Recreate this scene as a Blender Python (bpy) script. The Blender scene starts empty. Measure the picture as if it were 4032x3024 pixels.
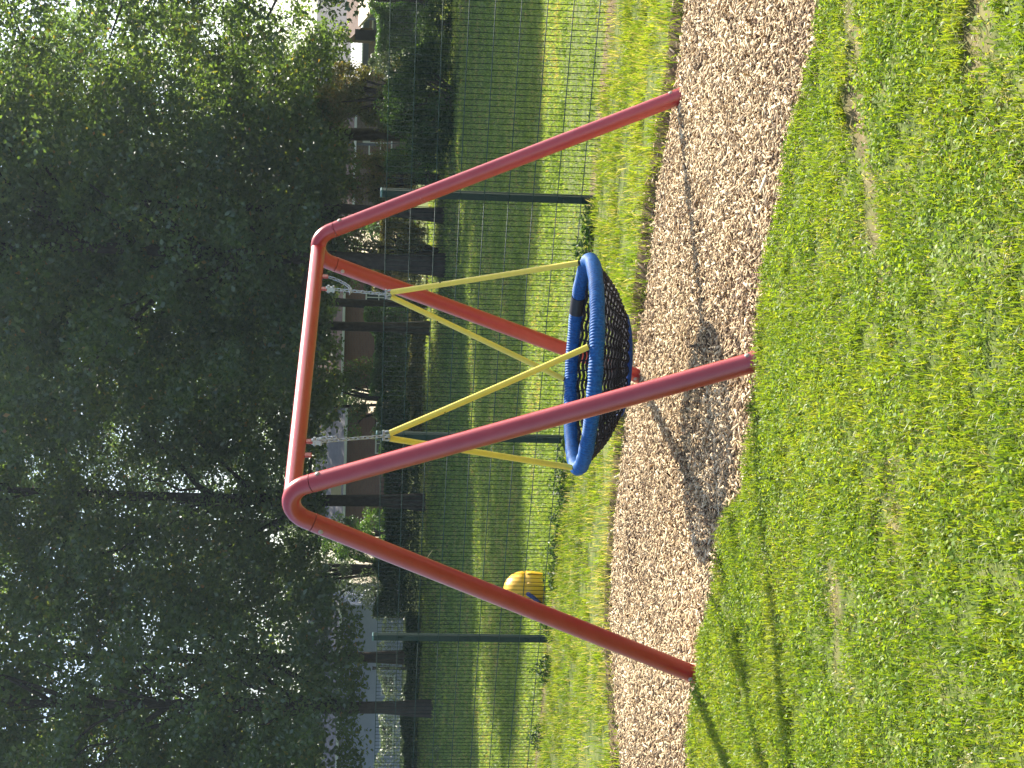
import bpy, math, random
import numpy as np
from mathutils import Vector, Matrix

random.seed(7)
VEIL = 0.0004
rng = np.random.default_rng(11)
scene = bpy.context.scene
COL = scene.collection
R = math.radians

# ------------------------------------------------------------------ camera
F_PX, PITCH, ROLL, CAM_H = 6056.0, 0.076, 0.026, 1.617
_c, _s = math.cos(PITCH), math.sin(PITCH)
EX, EU, FW = Vector((1, 0, 0)), Vector((0, _s, _c)), Vector((0, _c, -_s))
RIGHT = EX * math.cos(ROLL) + EU * math.sin(ROLL)
UP = EU * math.cos(ROLL) - EX * math.sin(ROLL)
cam_d = bpy.data.cameras.new('camera')
cam = bpy.data.objects.new('camera', cam_d)
COL.objects.link(cam)
cam_d.sensor_fit = 'HORIZONTAL'
cam_d.sensor_width = 36.0
cam_d.lens = F_PX / 4032 * 36.0
cam_d.clip_start, cam_d.clip_end = 0.1, 2000
X, Y, Z = -UP, RIGHT, -FW                    # the phone was held upright, so the frame lies on its side
cam.matrix_world = Matrix(((X.x, Y.x, Z.x, 0), (X.y, Y.y, Z.y, 0), (X.z, Y.z, Z.z, CAM_H), (0, 0, 0, 1)))
scene.camera = cam


def at(px, py, d):
    """world point at depth d (metres along +Y) for a position in the photograph"""
    a, b = (3024 - py - 1512) / F_PX, (2016 - px) / F_PX
    v = FW + RIGHT * a + UP * b
    return Vector((0, 0, CAM_H)) + v * (d / v.y)


# ------------------------------------------------------------------ helpers
def tag(o, label=None, cat=None, group=None, kind=None):
    if label: o['label'] = label
    if cat: o['category'] = cat
    if group: o['group'] = group
    if kind: o['kind'] = kind
    return o


def empty(name, loc=(0, 0, 0), label=None, cat=None, group=None):
    o = bpy.data.objects.new(name, None)
    COL.objects.link(o)
    o.location = loc
    o.empty_display_size = 0.1
    return tag(o, label, cat, group)


def link(me, name, mat, parent=None):
    o = bpy.data.objects.new(name, me)
    COL.objects.link(o)
    if mat is not None:
        me.materials.append(mat)
    if parent is not None:
        o.parent = parent
        o.location = -Vector(parent.location)      # meshes are written in world coordinates
    return o


def np_mesh(name, V, F, tint=None, smooth=False):
    me = bpy.data.meshes.new(name)
    V = np.ascontiguousarray(V, dtype=np.float32)
    F = np.ascontiguousarray(F, dtype=np.int32)
    k = F.shape[1]
    me.vertices.add(len(V)); me.vertices.foreach_set('co', V.ravel())
    me.loops.add(F.size); me.loops.foreach_set('vertex_index', F.ravel())
    me.polygons.add(len(F)); me.polygons.foreach_set('loop_start', np.arange(0, F.size, k, dtype=np.int32))
    if smooth:
        me.polygons.foreach_set('use_smooth', np.ones(len(F), dtype=bool))
    me.update(calc_edges=True)
    if tint is not None:
        a = me.attributes.new('tint', 'FLOAT', 'POINT')
        a.data.foreach_set('value', np.ascontiguousarray(tint, dtype=np.float32))
    return me


class MB:
    def __init__(self): self.v, self.f = [], []

    def box(self, c, s, rot=None, taper=1.0):
        c = Vector(c); n = len(self.v); hx, hy, hz = s[0] / 2, s[1] / 2, s[2] / 2
        for z in (-1, 1):
            k = taper if z > 0 else 1
            for x, y in ((-1, -1), (1, -1), (1, 1), (-1, 1)):
                p = Vector((x * hx * k, y * hy * k, z * hz))
                self.v.append(c + (rot @ p if rot else p))
        for q in ((3, 2, 1, 0), (4, 5, 6, 7), (0, 1, 5, 4), (1, 2, 6, 5), (2, 3, 7, 6), (3, 0, 4, 7)):
            self.f.append([n + i for i in q])

    def tube(self, pts, r, seg=12, cap=True, closed=False):
        pts = [Vector(p) for p in pts]; N = len(pts)
        rs = r if hasattr(r, '__len__') else [r] * N
        n0 = len(self.v); ref = None
        for i, p in enumerate(pts):
            if closed:
                t = (pts[(i + 1) % N] - pts[i - 1]).normalized()
            else:
                t = (pts[min(i + 1, N - 1)] - pts[max(i - 1, 0)]).normalized()
            if ref is None:
                ref = t.orthogonal().normalized()
            ref = (ref - t * ref.dot(t)).normalized(); b = t.cross(ref)
            for k in range(seg):
                a = 2 * math.pi * k / seg
                self.v.append(p + (ref * math.cos(a) + b * math.sin(a)) * rs[i])
        for i in range(N if closed else N - 1):
            j = (i + 1) % N
            for k in range(seg):
                l = (k + 1) % seg
                self.f.append([n0 + i * seg + k, n0 + i * seg + l, n0 + j * seg + l, n0 + j * seg + k])
        if cap and not closed:
            self.f.append([n0 + k for k in reversed(range(seg))])
            self.f.append([n0 + (N - 1) * seg + k for k in range(seg)])

    def quad(self, *p):
        n = len(self.v); self.v += [Vector(q) for q in p]; self.f.append(list(range(n, n + len(p))))

    def lathe(self, c, prof, seg=32, rot=None):
        c = Vector(c); n0 = len(self.v)
        for r, z in prof:
            for k in range(seg):
                a = 2 * math.pi * k / seg
                p = Vector((r * math.cos(a), r * math.sin(a), z))
                self.v.append(c + (rot @ p if rot else p))
        for i in range(len(prof) - 1):
            for k in range(seg):
                l = (k + 1) % seg
                self.f.append([n0 + i * seg + k, n0 + i * seg + l, n0 + (i + 1) * seg + l, n0 + (i + 1) * seg + k])
        self.f.append([n0 + k for k in reversed(range(seg))])
        self.f.append([n0 + (len(prof) - 1) * seg + k for k in range(seg)])

    def build(self, name, mat, parent=None, smooth=False, bevel=0, auto=None):
        me = bpy.data.meshes.new(name)
        me.from_pydata([tuple(v) for v in self.v], [], self.f)
        me.update()
        if smooth:
            me.polygons.foreach_set('use_smooth', [True] * len(me.polygons))
            if auto is not None:
                me.set_sharp_from_angle(angle=R(auto))
        o = link(me, name, mat, parent)
        if bevel:
            m = o.modifiers.new('bevel', 'BEVEL'); m.width = bevel; m.segments = 2; m.limit_method = 'ANGLE'
        return o


def vnoise(x, y, scale, seed):
    """smooth value noise in 0..1 over numpy arrays"""
    g = np.random.default_rng(seed).random((256, 256))
    u, v = np.asarray(x) / scale + 77.3, np.asarray(y) / scale + 31.7
    i, j = np.floor(u).astype(int), np.floor(v).astype(int)
    a, b = u - i, v - j
    a, b = a * a * (3 - 2 * a), b * b * (3 - 2 * b)
    i0, i1, j0, j1 = i % 256, (i + 1) % 256, j % 256, (j + 1) % 256
    return (g[i0, j0] * (1 - a) + g[i1, j0] * a) * (1 - b) + (g[i0, j1] * (1 - a) + g[i1, j1] * a) * b


# ------------------------------------------------------------------ materials
def mat(name, base, rough=0.6, spec=0.5, var=0.0, vscale=8.0, metal=0.0, bump=0.0, bscale=60.0, base2=None, coat=0.0):
    m = bpy.data.materials.new(name); m.use_nodes = True
    nt = m.node_tree; b = nt.nodes['Principled BSDF']
    b.inputs['Roughness'].default_value = rough
    b.inputs['Metallic'].default_value = metal
    b.inputs['Specular IOR Level'].default_value = spec
    b.inputs['Coat Weight'].default_value = coat
    tc = nt.nodes.new('ShaderNodeTexCoord')
    if var or base2:
        n = nt.nodes.new('ShaderNodeTexNoise'); n.inputs['Scale'].default_value = vscale
        n.inputs['Detail'].default_value = 6; n.inputs['Roughness'].default_value = 0.65
        nt.links.new(tc.outputs['Object'], n.inputs['Vector'])
        r = nt.nodes.new('ShaderNodeValToRGB')
        lo = [c * (1 - var) for c in base]; hi = [min(1, c * (1 + var)) for c in (base2 or base)]
        r.color_ramp.elements[0].color = (*lo, 1); r.color_ramp.elements[0].position = 0.32
        r.color_ramp.elements[1].color = (*hi, 1); r.color_ramp.elements[1].position = 0.68
        nt.links.new(n.outputs['Fac'], r.inputs['Fac']); nt.links.new(r.outputs['Color'], b.inputs['Base Color'])
    else:
        b.inputs['Base Color'].default_value = (*base, 1)
    if bump:
        n2 = nt.nodes.new('ShaderNodeTexNoise'); n2.inputs['Scale'].default_value = bscale; n2.inputs['Detail'].default_value = 8
        nt.links.new(tc.outputs['Object'], n2.inputs['Vector'])
        bp = nt.nodes.new('ShaderNodeBump'); bp.inputs['Strength'].default_value = bump; bp.inputs['Distance'].default_value = 0.02
        nt.links.new(n2.outputs['Fac'], bp.inputs['Height']); nt.links.new(bp.outputs['Normal'], b.inputs['Normal'])
    return m


def leaf_mat(name, stops, trans=0.45, tcol=(1.5, 1.35, 0.5), gloss=0.04, rough=0.45):
    """two-sided leaf: diffuse + light coming through, hue from the per-leaf tint attribute"""
    m = bpy.data.materials.new(name); m.use_nodes = True
    nt = m.node_tree; nt.nodes.clear()
    out = nt.nodes.new('ShaderNodeOutputMaterial')
    at_ = nt.nodes.new('ShaderNodeAttribute'); at_.attribute_name = 'tint'
    r = nt.nodes.new('ShaderNodeValToRGB')
    el = r.color_ramp.elements
    while len(el) < len(stops): el.new(0.5)
    for e, (p, c) in zip(el, stops):
        e.position = p; e.color = (*c, 1)
    nt.links.new(at_.outputs['Fac'], r.inputs['Fac'])
    d = nt.nodes.new('ShaderNodeBsdfDiffuse'); nt.links.new(r.outputs['Color'], d.inputs['Color'])
    t = nt.nodes.new('ShaderNodeBsdfTranslucent')
    mx = nt.nodes.new('ShaderNodeMix'); mx.data_type = 'RGBA'; mx.blend_type = 'MULTIPLY'; mx.inputs['Factor'].default_value = 1
    nt.links.new(r.outputs['Color'], mx.inputs['A']); mx.inputs['B'].default_value = (*tcol, 1)
    nt.links.new(mx.outputs['Result'], t.inputs['Color'])
    a = nt.nodes.new('ShaderNodeMixShader'); a.inputs['Fac'].default_value = trans
    nt.links.new(d.outputs[0], a.inputs[1]); nt.links.new(t.outputs[0], a.inputs[2])
    g = nt.nodes.new('ShaderNodeBsdfGlossy'); g.inputs['Roughness'].default_value = rough; g.inputs['Color'].default_value = (1, 1, 1, 1)
    b = nt.nodes.new('ShaderNodeMixShader'); b.inputs['Fac'].default_value = gloss
    nt.links.new(a.outputs[0], b.inputs[1]); nt.links.new(g.outputs[0], b.inputs[2])
    nt.links.new(b.outputs[0], out.inputs['Surface'])
    return m


def tint_mat(name, stops, rough=0.8):
    m = bpy.data.materials.new(name); m.use_nodes = True
    nt = m.node_tree; b = nt.nodes['Principled BSDF']; b.inputs['Roughness'].default_value = rough
    b.inputs['Specular IOR Level'].default_value = 0.25
    at_ = nt.nodes.new('ShaderNodeAttribute'); at_.attribute_name = 'tint'
    r = nt.nodes.new('ShaderNodeValToRGB'); el = r.color_ramp.elements
    while len(el) < len(stops): el.new(0.5)
    for e, (p, c) in zip(el, stops):
        e.position = p; e.color = (*c, 1)
    nt.links.new(at_.outputs['Fac'], r.inputs['Fac']); nt.links.new(r.outputs['Color'], b.inputs['Base Color'])
    return m


def brick_mat(name, c1, c2, mortar, scale=1.0):
    m = bpy.data.materials.new(name); m.use_nodes = True
    nt = m.node_tree; b = nt.nodes['Principled BSDF']; b.inputs['Roughness'].default_value = 0.9
    tc = nt.nodes.new('ShaderNodeTexCoord')
    mp = nt.nodes.new('ShaderNodeMapping'); mp.inputs['Rotation'].default_value = (R(90), 0, 0)
    nt.links.new(tc.outputs['Object'], mp.inputs['Vector'])
    t = nt.nodes.new('ShaderNodeTexBrick')
    t.inputs['Color1'].default_value = (*c1, 1); t.inputs['Color2'].default_value = (*c2, 1); t.inputs['Mortar'].default_value = (*mortar, 1)
    t.inputs['Scale'].default_value = scale; t.inputs['Brick Width'].default_value = 0.225; t.inputs['Row Height'].default_value = 0.075
    t.inputs['Mortar Size'].default_value = 0.01
    nt.links.new(mp.outputs[0], t.inputs['Vector']); nt.links.new(t.outputs['Color'], b.inputs['Base Color'])
    return m


def tile_mat(name, c1, c2):
    m = mat(name, c1, 0.85, 0.3, base2=c2, vscale=3.0)
    nt = m.node_tree; b = nt.nodes['Principled BSDF']
    tc = nt.nodes.new('ShaderNodeTexCoord'); w = nt.nodes.new('ShaderNodeTexWave')
    w.bands_direction = 'Z'; w.inputs['Scale'].default_value = 4.0; w.wave_profile = 'SAW'
    nt.links.new(tc.outputs['Object'], w.inputs['Vector'])
    bp = nt.nodes.new('ShaderNodeBump'); bp.inputs['Strength'].default_value = 0.8; bp.inputs['Distance'].default_value = 0.03
    nt.links.new(w.outputs['Fac'], bp.inputs['Height']); nt.links.new(bp.outputs['Normal'], b.inputs['Normal'])
    return m


M = dict(
    red=mat('red_paint', (0.36, 0.014, 0.014), 0.29, 0.8, var=0.10, vscale=14, bump=0.02, bscale=90, base2=(0.34, 0.022, 0.021)),
    steel=mat('galvanised_steel', (0.36, 0.38, 0.39), 0.42, 0.5, metal=0.8, var=0.2, vscale=120),
    bolt=mat('bolt_cap', (0.36, 0.27, 0.23), 0.5, 0.5, var=0.25, vscale=90),
    yellow=mat('yellow_sleeve', (0.72, 0.57, 0.07), 0.42, 0.5, var=0.06, vscale=30),
    blue=mat('blue_rope', (0.005, 0.065, 0.22), 0.6, 0.25, var=0.25, vscale=60, base2=(0.008, 0.10, 0.31)),
    net=mat('dark_net_rope', (0.010, 0.010, 0.014), 0.85, 0.2, var=0.4, vscale=60, base2=(0.018, 0.018, 0.026)),
    netblue=mat('blue_net_rope', (0.012, 0.05, 0.22), 0.8, 0.25, var=0.3, vscale=50),
    black=mat('black_tape', (0.012, 0.012, 0.014), 0.5, 0.5, var=0.2, vscale=60),
    fence=mat('green_fence_paint', (0.005, 0.024, 0.020), 0.5, 0.3, var=0.2, vscale=30),
    wire=mat('fence_wire_shaded', (0.004, 0.016, 0.014), 0.8, 0.05, var=0.2, vscale=30),  # same fence paint, darkened so the upright wires show no sun sheen
    wire_sunlit=mat('fence_wire_sunlit', (0.014, 0.045, 0.038), 0.6, 0.2, var=0.2, vscale=30),  # same paint made lighter: sun on the wire tops put into the colour
    cap=mat('fence_post_cap', (0.08, 0.17, 0.17), 0.3, 0.6, var=0.1, vscale=30),
    bark=mat('tree_bark', (0.035, 0.028, 0.022), 0.95, 0.2, base2=(0.075, 0.060, 0.048), vscale=6, bump=0.9, bscale=14),
    soil=mat('soil', (0.10, 0.065, 0.04), 0.95, 0.15, var=0.3, vscale=20, bump=0.6, bscale=50),
    plastic=mat('yellow_plastic', (0.72, 0.40, 0.02), 0.35, 0.5, var=0.05, vscale=10),
    handle=mat('blue_plastic', (0.012, 0.03, 0.16), 0.4, 0.5, var=0.1, vscale=20),
    brick_red=brick_mat('red_brick', (0.24, 0.115, 0.09), (0.20, 0.09, 0.075), (0.20, 0.14, 0.12)),
    brick_brown=brick_mat('brown_brick', (0.20, 0.12, 0.085), (0.15, 0.085, 0.06), (0.22, 0.18, 0.15)),
    tile_grey=tile_mat('grey_roof_tile', (0.12, 0.115, 0.12), (0.17, 0.16, 0.165)),
    tile_brown=tile_mat('brown_roof_tile', (0.14, 0.09, 0.07), (0.20, 0.13, 0.10)),
    cream=mat('cream_roof', (0.55, 0.45, 0.32), 0.7, 0.3, var=0.08, vscale=3),
    white=mat('white_paint', (0.78, 0.78, 0.76), 0.5, 0.4, var=0.04, vscale=5),
    render=mat('pale_blue_render', (0.34, 0.37, 0.50), 0.8, 0.3, var=0.06, vscale=1.5),
    glass=mat('window_glass', (0.03, 0.04, 0.05), 0.08, 0.8, var=0.2, vscale=2),
    curtain=mat('brown_curtain', (0.22, 0.12, 0.08), 0.9, 0.2, var=0.2, vscale=6),
    dark=mat('dark_timber_and_shade', (0.03, 0.022, 0.02), 0.8, 0.3, var=0.3, vscale=5),
    post_grey=mat('grey_concrete_post', (0.20, 0.19, 0.18), 0.85, 0.3, var=0.12, vscale=6),
    slate=mat('blue_grey_pipe', (0.09, 0.10, 0.16), 0.6, 0.4, var=0.1, vscale=5),
    grass=leaf_mat('grass_blade', [(0.0, (0.085, 0.16, 0.015)), (0.45, (0.165, 0.235, 0.022)), (0.78, (0.27, 0.30, 0.045)), (0.86, (0.27, 0.25, 0.12)), (1.0, (0.36, 0.33, 0.21))],
                   0.52, (1.6, 1.5, 0.5), 0.025, 0.45),
    lawn=leaf_mat('lawn_blade', [(0.0, (0.085, 0.14, 0.02)), (0.55, (0.175, 0.26, 0.05)), (0.88, (0.27, 0.33, 0.09)), (1.0, (0.30, 0.24, 0.10))],
                  0.5, (1.5, 1.4, 0.6), 0.03, 0.5),
    clover=leaf_mat('clover_leaf', [(0.0, (0.09, 0.17, 0.02)), (0.6, (0.17, 0.26, 0.03)), (1.0, (0.28, 0.34, 0.05))], 0.45, (1.6, 1.5, 0.4), 0.015, 0.5),
    chips=tint_mat('wood_chip', [(0.0, (0.085, 0.055, 0.032)), (0.2, (0.22, 0.15, 0.085)), (0.6, (0.51, 0.37, 0.20)), (1.0, (0.78, 0.64, 0.41))]),
    crown=leaf_mat('broad_leaf', [(0.0, (0.050, 0.085, 0.030)), (0.6, (0.085, 0.13, 0.040)), (0.93, (0.14, 0.18, 0.045)), (0.97, (0.20, 0.15, 0.03)), (1.0, (0.26, 0.13, 0.04))],
                   0.58, (1.85, 1.95, 0.7), 0.06, 0.45),
    hedge=leaf_mat('hedge_leaf', [(0.0, (0.04, 0.10, 0.018)), (0.6, (0.08, 0.165, 0.03)), (1.0, (0.15, 0.23, 0.05))], 0.4, (1.6, 1.6, 0.55), 0.05),
    grey_leaf=leaf_mat('grey_green_leaf', [(0.0, (0.06, 0.09, 0.04)), (0.6, (0.12, 0.16, 0.085)), (1.0, (0.22, 0.26, 0.16))], 0.35, (1.3, 1.4, 0.8), 0.08),
    autumn=leaf_mat('autumn_leaf', [(0.0, (0.07, 0.09, 0.02)), (0.45, (0.13, 0.15, 0.03)), (0.75, (0.20, 0.18, 0.055)), (1.0, (0.27, 0.18, 0.065))], 0.42, (1.5, 1.35, 0.6), 0.05),
    weed=leaf_mat('weed_leaf', [(0.0, (0.02, 0.05, 0.012)), (1.0, (0.06, 0.11, 0.025))], 0.35, (1.5, 1.5, 0.5), 0.02),
)


def ground_material():
    m = bpy.data.materials.new('turf'); m.use_nodes = True
    nt = m.node_tree; b = nt.nodes['Principled BSDF']; b.inputs['Roughness'].default_value = 0.95
    b.inputs['Specular IOR Level'].default_value = 0.1
    tc = nt.nodes.new('ShaderNodeTexCoord')
    n1 = nt.nodes.new('ShaderNodeTexNoise'); n1.inputs['Scale'].default_value = 9; n1.inputs['Detail'].default_value = 8
    n2 = nt.nodes.new('ShaderNodeTexNoise'); n2.inputs['Scale'].default_value = 0.55; n2.inputs['Detail'].default_value = 5
    for n in (n1, n2): nt.links.new(tc.outputs['Object'], n.inputs['Vector'])
    r = nt.nodes.new('ShaderNodeValToRGB'); el = r.color_ramp.elements; el.new(0.5)
    for e, p, c in zip(el, (0.3, 0.5, 0.72), ((0.040, 0.060, 0.014), (0.095, 0.125, 0.028), (0.15, 0.15, 0.055))):
        e.position = p; e.color = (*c, 1)
    nt.links.new(n1.outputs['Fac'], r.inputs['Fac'])
    # bare soil amount comes from the mesh (worn patches under thin grass, and painted shade along the chip bed edge)
    a = nt.nodes.new('ShaderNodeAttribute'); a.attribute_name = 'tint'
    mx = nt.nodes.new('ShaderNodeMix'); mx.data_type = 'RGBA'
    nt.links.new(a.outputs['Fac'], mx.inputs['Factor']); nt.links.new(r.outputs['Color'], mx.inputs['A'])
    s = nt.nodes.new('ShaderNodeValToRGB')
    s.color_ramp.elements[0].color = (0.085, 0.055, 0.032, 1); s.color_ramp.elements[1].color = (0.24, 0.17, 0.10, 1)
    nt.links.new(n1.outputs['Fac'], s.inputs['Fac']); nt.links.new(s.outputs['Color'], mx.inputs['B'])
    nt.links.new(mx.outputs['Result'], b.inputs['Base Color'])
    bp = nt.nodes.new('ShaderNodeBump'); bp.inputs['Strength'].default_value = 0.5; bp.inputs['Distance'].default_value = 0.03
    nt.links.new(n1.outputs['Fac'], bp.inputs['Height']); nt.links.new(bp.outputs['Normal'], b.inputs['Normal'])
    return m


# ------------------------------------------------------------------ terrain
NEAR_EDGE = [(4.6, 4.6), (3.2, 4.9), (2.2, 5.4), (1.51, 5.80), (1.35, 5.86), (1.25, 6.01), (1.07, 6.24), (0.79, 6.36), (0.64, 6.55), (0.32, 6.66), (-0.01, 6.74),
             (-0.42, 6.87), (-0.57, 7.30), (-0.96, 7.47), (-1.25, 7.74), (-1.47, 7.85), (-1.81, 7.93), (-2.3, 7.96), (-3.2, 8.0), (-4.6, 8.2)]
FAR_EDGE = [(-4.6, 9.6), (-3.4, 10.1), (-2.62, 10.51), (-2.14, 10.85), (-1.63, 11.12), (-0.87, 10.92), (-0.14, 10.6), (0.38, 10.11), (0.86, 9.78), (1.24, 9.53),
            (1.57, 9.16), (1.97, 8.88), (2.25, 8.78), (3.2, 8.3), (4.6, 7.9)]
POLY = np.array(NEAR_EDGE + FAR_EDGE)


def poly_sd(x, y):
    """signed distance to the wood-chip bed, negative inside"""
    x, y = np.asarray(x, float), np.asarray(y, float)
    d2 = np.full(x.shape, 1e9); inside = np.zeros(x.shape, bool)
    for (ax, ay), (bx, by) in zip(POLY, np.roll(POLY, -1, axis=0)):
        ex, ey = bx - ax, by - ay
        t = np.clip(((x - ax) * ex + (y - ay) * ey) / (ex * ex + ey * ey), 0, 1)
        d2 = np.minimum(d2, (x - ax - ex * t) ** 2 + (y - ay - ey * t) ** 2)
        c = ((ay > y) != (by > y)) & (x < ex * (y - ay) / (ey if abs(ey) > 1e-9 else 1e-9) + ax)
        inside ^= c
    return np.where(inside, -1, 1) * np.sqrt(d2)


FX, FY, FTH, BAY, FENCE_H = -0.49, 13.905, -0.564, 2.4, 1.757
FT = np.array([math.cos(FTH), math.sin(FTH)])


def fence_d(x, y):
    """distance beyond the fence line (positive = field side)"""
    return -(x - FX) * FT[1] + (y - FY) * FT[0]


def soil_shade_amount(x, y, edge=False):
    a = np.zeros(np.shape(x)); x0_, y0_ = np.asarray(x, float), np.asarray(y, float)
    x = x0_ + 0.22 * (vnoise(x0_, y0_, 0.13, 91) - 0.5) + 0.1 * (vnoise(x0_, y0_, 0.04, 93) - 0.5); y = y0_ + 0.16 * (vnoise(x0_, y0_, 0.12, 92) - 0.5) + 0.08 * (vnoise(x0_, y0_, 0.04, 94) - 0.5)
    for cx, cy, rx, ry, k in ((1.03, 5.27, 0.40, 0.085, 1.0), (0.72, 5.10, 0.22, 0.07, 0.8), (1.05, 4.15, 0.16, 0.06, 0.8), (-0.78, 5.35, 0.16, 0.07, 0.6),
                              (-0.35, 4.75, 0.12, 0.05, 0.5), (0.35, 4.9, 0.10, 0.05, 0.5), (1.35, 4.25, 0.2, 0.08, 0.6)):
        u, v = (x - cx) * 0.93 + (y - cy) * 0.36, -(x - cx) * 0.36 + (y - cy) * 0.93
        a = np.maximum(a, k * np.clip(1.6 - 1.2 * np.sqrt((u / rx) ** 2 + (v / ry) ** 2), 0, 1))
    n = vnoise(x, y, 0.16, 3) * 0.6 + vnoise(x, y, 0.05, 4) * 0.4
    a = np.clip(a * (0.5 + n), 0, 1)
    a = np.maximum(a, np.clip((n - 0.80) * 5, 0, 0.8) * (np.asarray(y) < 9))
    fd = fence_d(x, y)
    if edge: a = np.maximum(a, np.clip(1.3 - np.abs(poly_sd(x0_, y0_) - 0.03) / 0.12, 0, 1) * (np.abs(x0_) < 5))  # soil brown here also stands in for shade on the cut bank
    a = np.maximum(a, np.clip(1 - np.abs(fd - 0.12) / 0.22, 0, 1) * (0.35 + 0.65 * (vnoise(x, y, 0.35, 9) > 0.35)))
    return a


def ground_z(x, y):
    x, y = np.asarray(x, float), np.asarray(y, float)
    sd = poly_sd(x, y)
    near = np.clip(sd / 0.09, 0, 1); near = near * near * (3 - 2 * near)
    far_side = np.clip((y - 8.6 + 0.35 * x) / 1.0, 0, 1)
    lip = (0.030 + 0.035 * far_side) * near - 0.035 * (1 - near)
    fade = np.clip((12.5 - y) / 3.0, 0.0, 1)
    z = np.where(sd < 0, -0.035, lip * (0.35 + 0.65 * fade))
    z = z + 0.012 * (vnoise(x, y, 0.25, 1) - 0.5) * (y < 16) * (sd > 0)
    z = z - 0.09 * np.clip(soil_shade_amount(x, y) - 0.5, 0, 1) * (y < 9)
    fd = fence_d(x, y)
    z = z - 0.07 * np.clip(1 - np.abs(fd + 0.10) / 0.22, 0, 1) * vnoise(x, y, 0.5, 95) * (np.abs(x) < 8)
    r = np.clip(y - 30, 0, 26)
    z = z + 0.0008 * r * r + 0.02 * np.clip(y - 56, 0, 60)
    return z


gx = np.unique(np.concatenate([np.linspace(-900, -30, 24), np.linspace(-30, -6, 40), np.arange(-6, 6.01, 0.06), np.linspace(6, 30, 40), np.linspace(30, 900, 24)]).round(4))
gy = np.unique(np.concatenate([np.linspace(-60, 2, 14), np.arange(2, 12.5, 0.06), np.arange(12.5, 18, 0.12), np.linspace(18, 90, 90), np.linspace(90, 1500, 40)]).round(4))
GX, GY = np.meshgrid(gx, gy, indexing='ij')
GZ = ground_z(GX, GY)
V = np.stack([GX, GY, GZ], -1).reshape(-1, 3)
I = np.arange(len(gx) * len(gy)).reshape(len(gx), len(gy))
Fq = np.stack([I[:-1, :-1], I[1:, :-1], I[1:, 1:], I[:-1, 1:]], -1).reshape(-1, 4)
ground = link(np_mesh('ground', V, Fq, tint=soil_shade_amount(GX, GY, True).ravel(), smooth=True), 'ground', ground_material())
tag(ground, 'grassy playground and field ground under everything', 'ground', kind='structure')

# wood chip bed: a sheet a few mm over the sunken ground, its rim buried in the turf bank
bx = np.arange(-4.6, 4.61, 0.07); by = np.arange(4.5, 11.4, 0.07)
BX, BY = np.meshgrid(bx, by, indexing='ij')
sdb = poly_sd(BX, BY)
BZ = -0.012 + 0.03 * (vnoise(BX, BY, 0.8, 21) - 0.5)
I = np.arange(BX.size).reshape(BX.shape)
cell_in = (sdb[:-1, :-1] < 0.05) & (sdb[1:, 1:] < 0.05)
Fq = np.stack([I[:-1, :-1], I[1:, :-1], I[1:, 1:], I[:-1, 1:]], -1)[cell_in]
bed_m = mat('wood_chip_floor', (0.10, 0.06, 0.04), 0.95, 0.15, base2=(0.22, 0.145, 0.095), vscale=45, bump=1.0, bscale=70)
bed = link(np_mesh('wood_chip_bed', np.stack([BX, BY, BZ], -1).reshape(-1, 3), Fq, smooth=True), 'wood_chip_bed', bed_m)
tag(bed, 'strip of brown wood chip safety surface under the swing', 'wood chips', kind='structure')


def scatter_box(n, x0, x1, y0, y1):
    return rng.uniform(x0, x1, n), rng.uniform(y0, y1, n)


# loose chips
def build_chips():
    n = 240000
    x, y = scatter_box(n, -4.4, 4.4, 4.5, 11.3)
    sd = poly_sd(x, y)
    infr = np.abs(x) < y * 0.27 + 0.25
    keep = (sd < rng.uniform(-0.02, 0.10, n) * (rng.random(n) < 0.5)) & (infr | (rng.random(n) < 0.35))
    x, y = x[keep], y[keep]; n = len(x)
    L = np.clip(rng.lognormal(math.log(0.030), 0.42, n), 0.012, 0.085)
    W = np.clip(rng.lognormal(math.log(0.0092), 0.35, n), 0.005, 0.024)
    T = rng.uniform(0.002, 0.006, n)
    a = rng.uniform(0, 2 * np.pi, n); tl = rng.normal(0, 0.42, n); tw = rng.normal(0, 0.5, n)
    base = -0.012 + 0.03 * (vnoise(x, y, 0.8, 21) - 0.5)
    out = np.clip(poly_sd(x, y), 0, 1)
    z = np.where(out > 0, ground_z(x, y) + 0.012, base + rng.uniform(0.0, 0.030, n))
    d = np.stack([np.cos(a) * np.cos(tl), np.sin(a) * np.cos(tl), np.sin(tl)], 1)
    s = np.stack([-np.sin(a), np.cos(a), np.zeros(n)], 1)
    u = np.cross(d, s)
    s, u = s * np.cos(tw)[:, None] + u * np.sin(tw)[:, None], u * np.cos(tw)[:, None] - s * np.sin(tw)[:, None]
    c = np.stack([x, y, z], 1)
    V = np.empty((n, 8, 3), np.float32); k = 0
    tp = rng.uniform(0.35, 1.0, (n, 2))
    for sz in (-1, 1):
        for sl, sw in ((-1, -1), (1, -1), (1, 1), (-1, 1)):
            w = (W * (tp[:, 0] if sl < 0 else tp[:, 1]))[:, None]
            V[:, k] = c + d * (sl * L / 2)[:, None] + s * (sw * w / 2) + u * (sz * T / 2)[:, None]; k += 1
    q = np.array([(4, 5, 6, 7), (0, 1, 5, 4), (1, 2, 6, 5), (2, 3, 7, 6), (3, 0, 4, 7)])
    Fq = (np.arange(n)[:, None, None] * 8 + q[None]).reshape(-1, 4)
    t = np.clip(rng.normal(0.52, 0.28, n) + 0.25 * (vnoise(x, y, 0.5, 5) - 0.5), 0, 1)
    o = link(np_mesh('wood_chips', V.reshape(-1, 3), Fq, tint=np.repeat(t, 8)), 'wood_chips', M['chips'])
    tag(o, 'loose pale brown wood chips spread below the swing', 'wood chips', kind='stuff')


build_chips()


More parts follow.
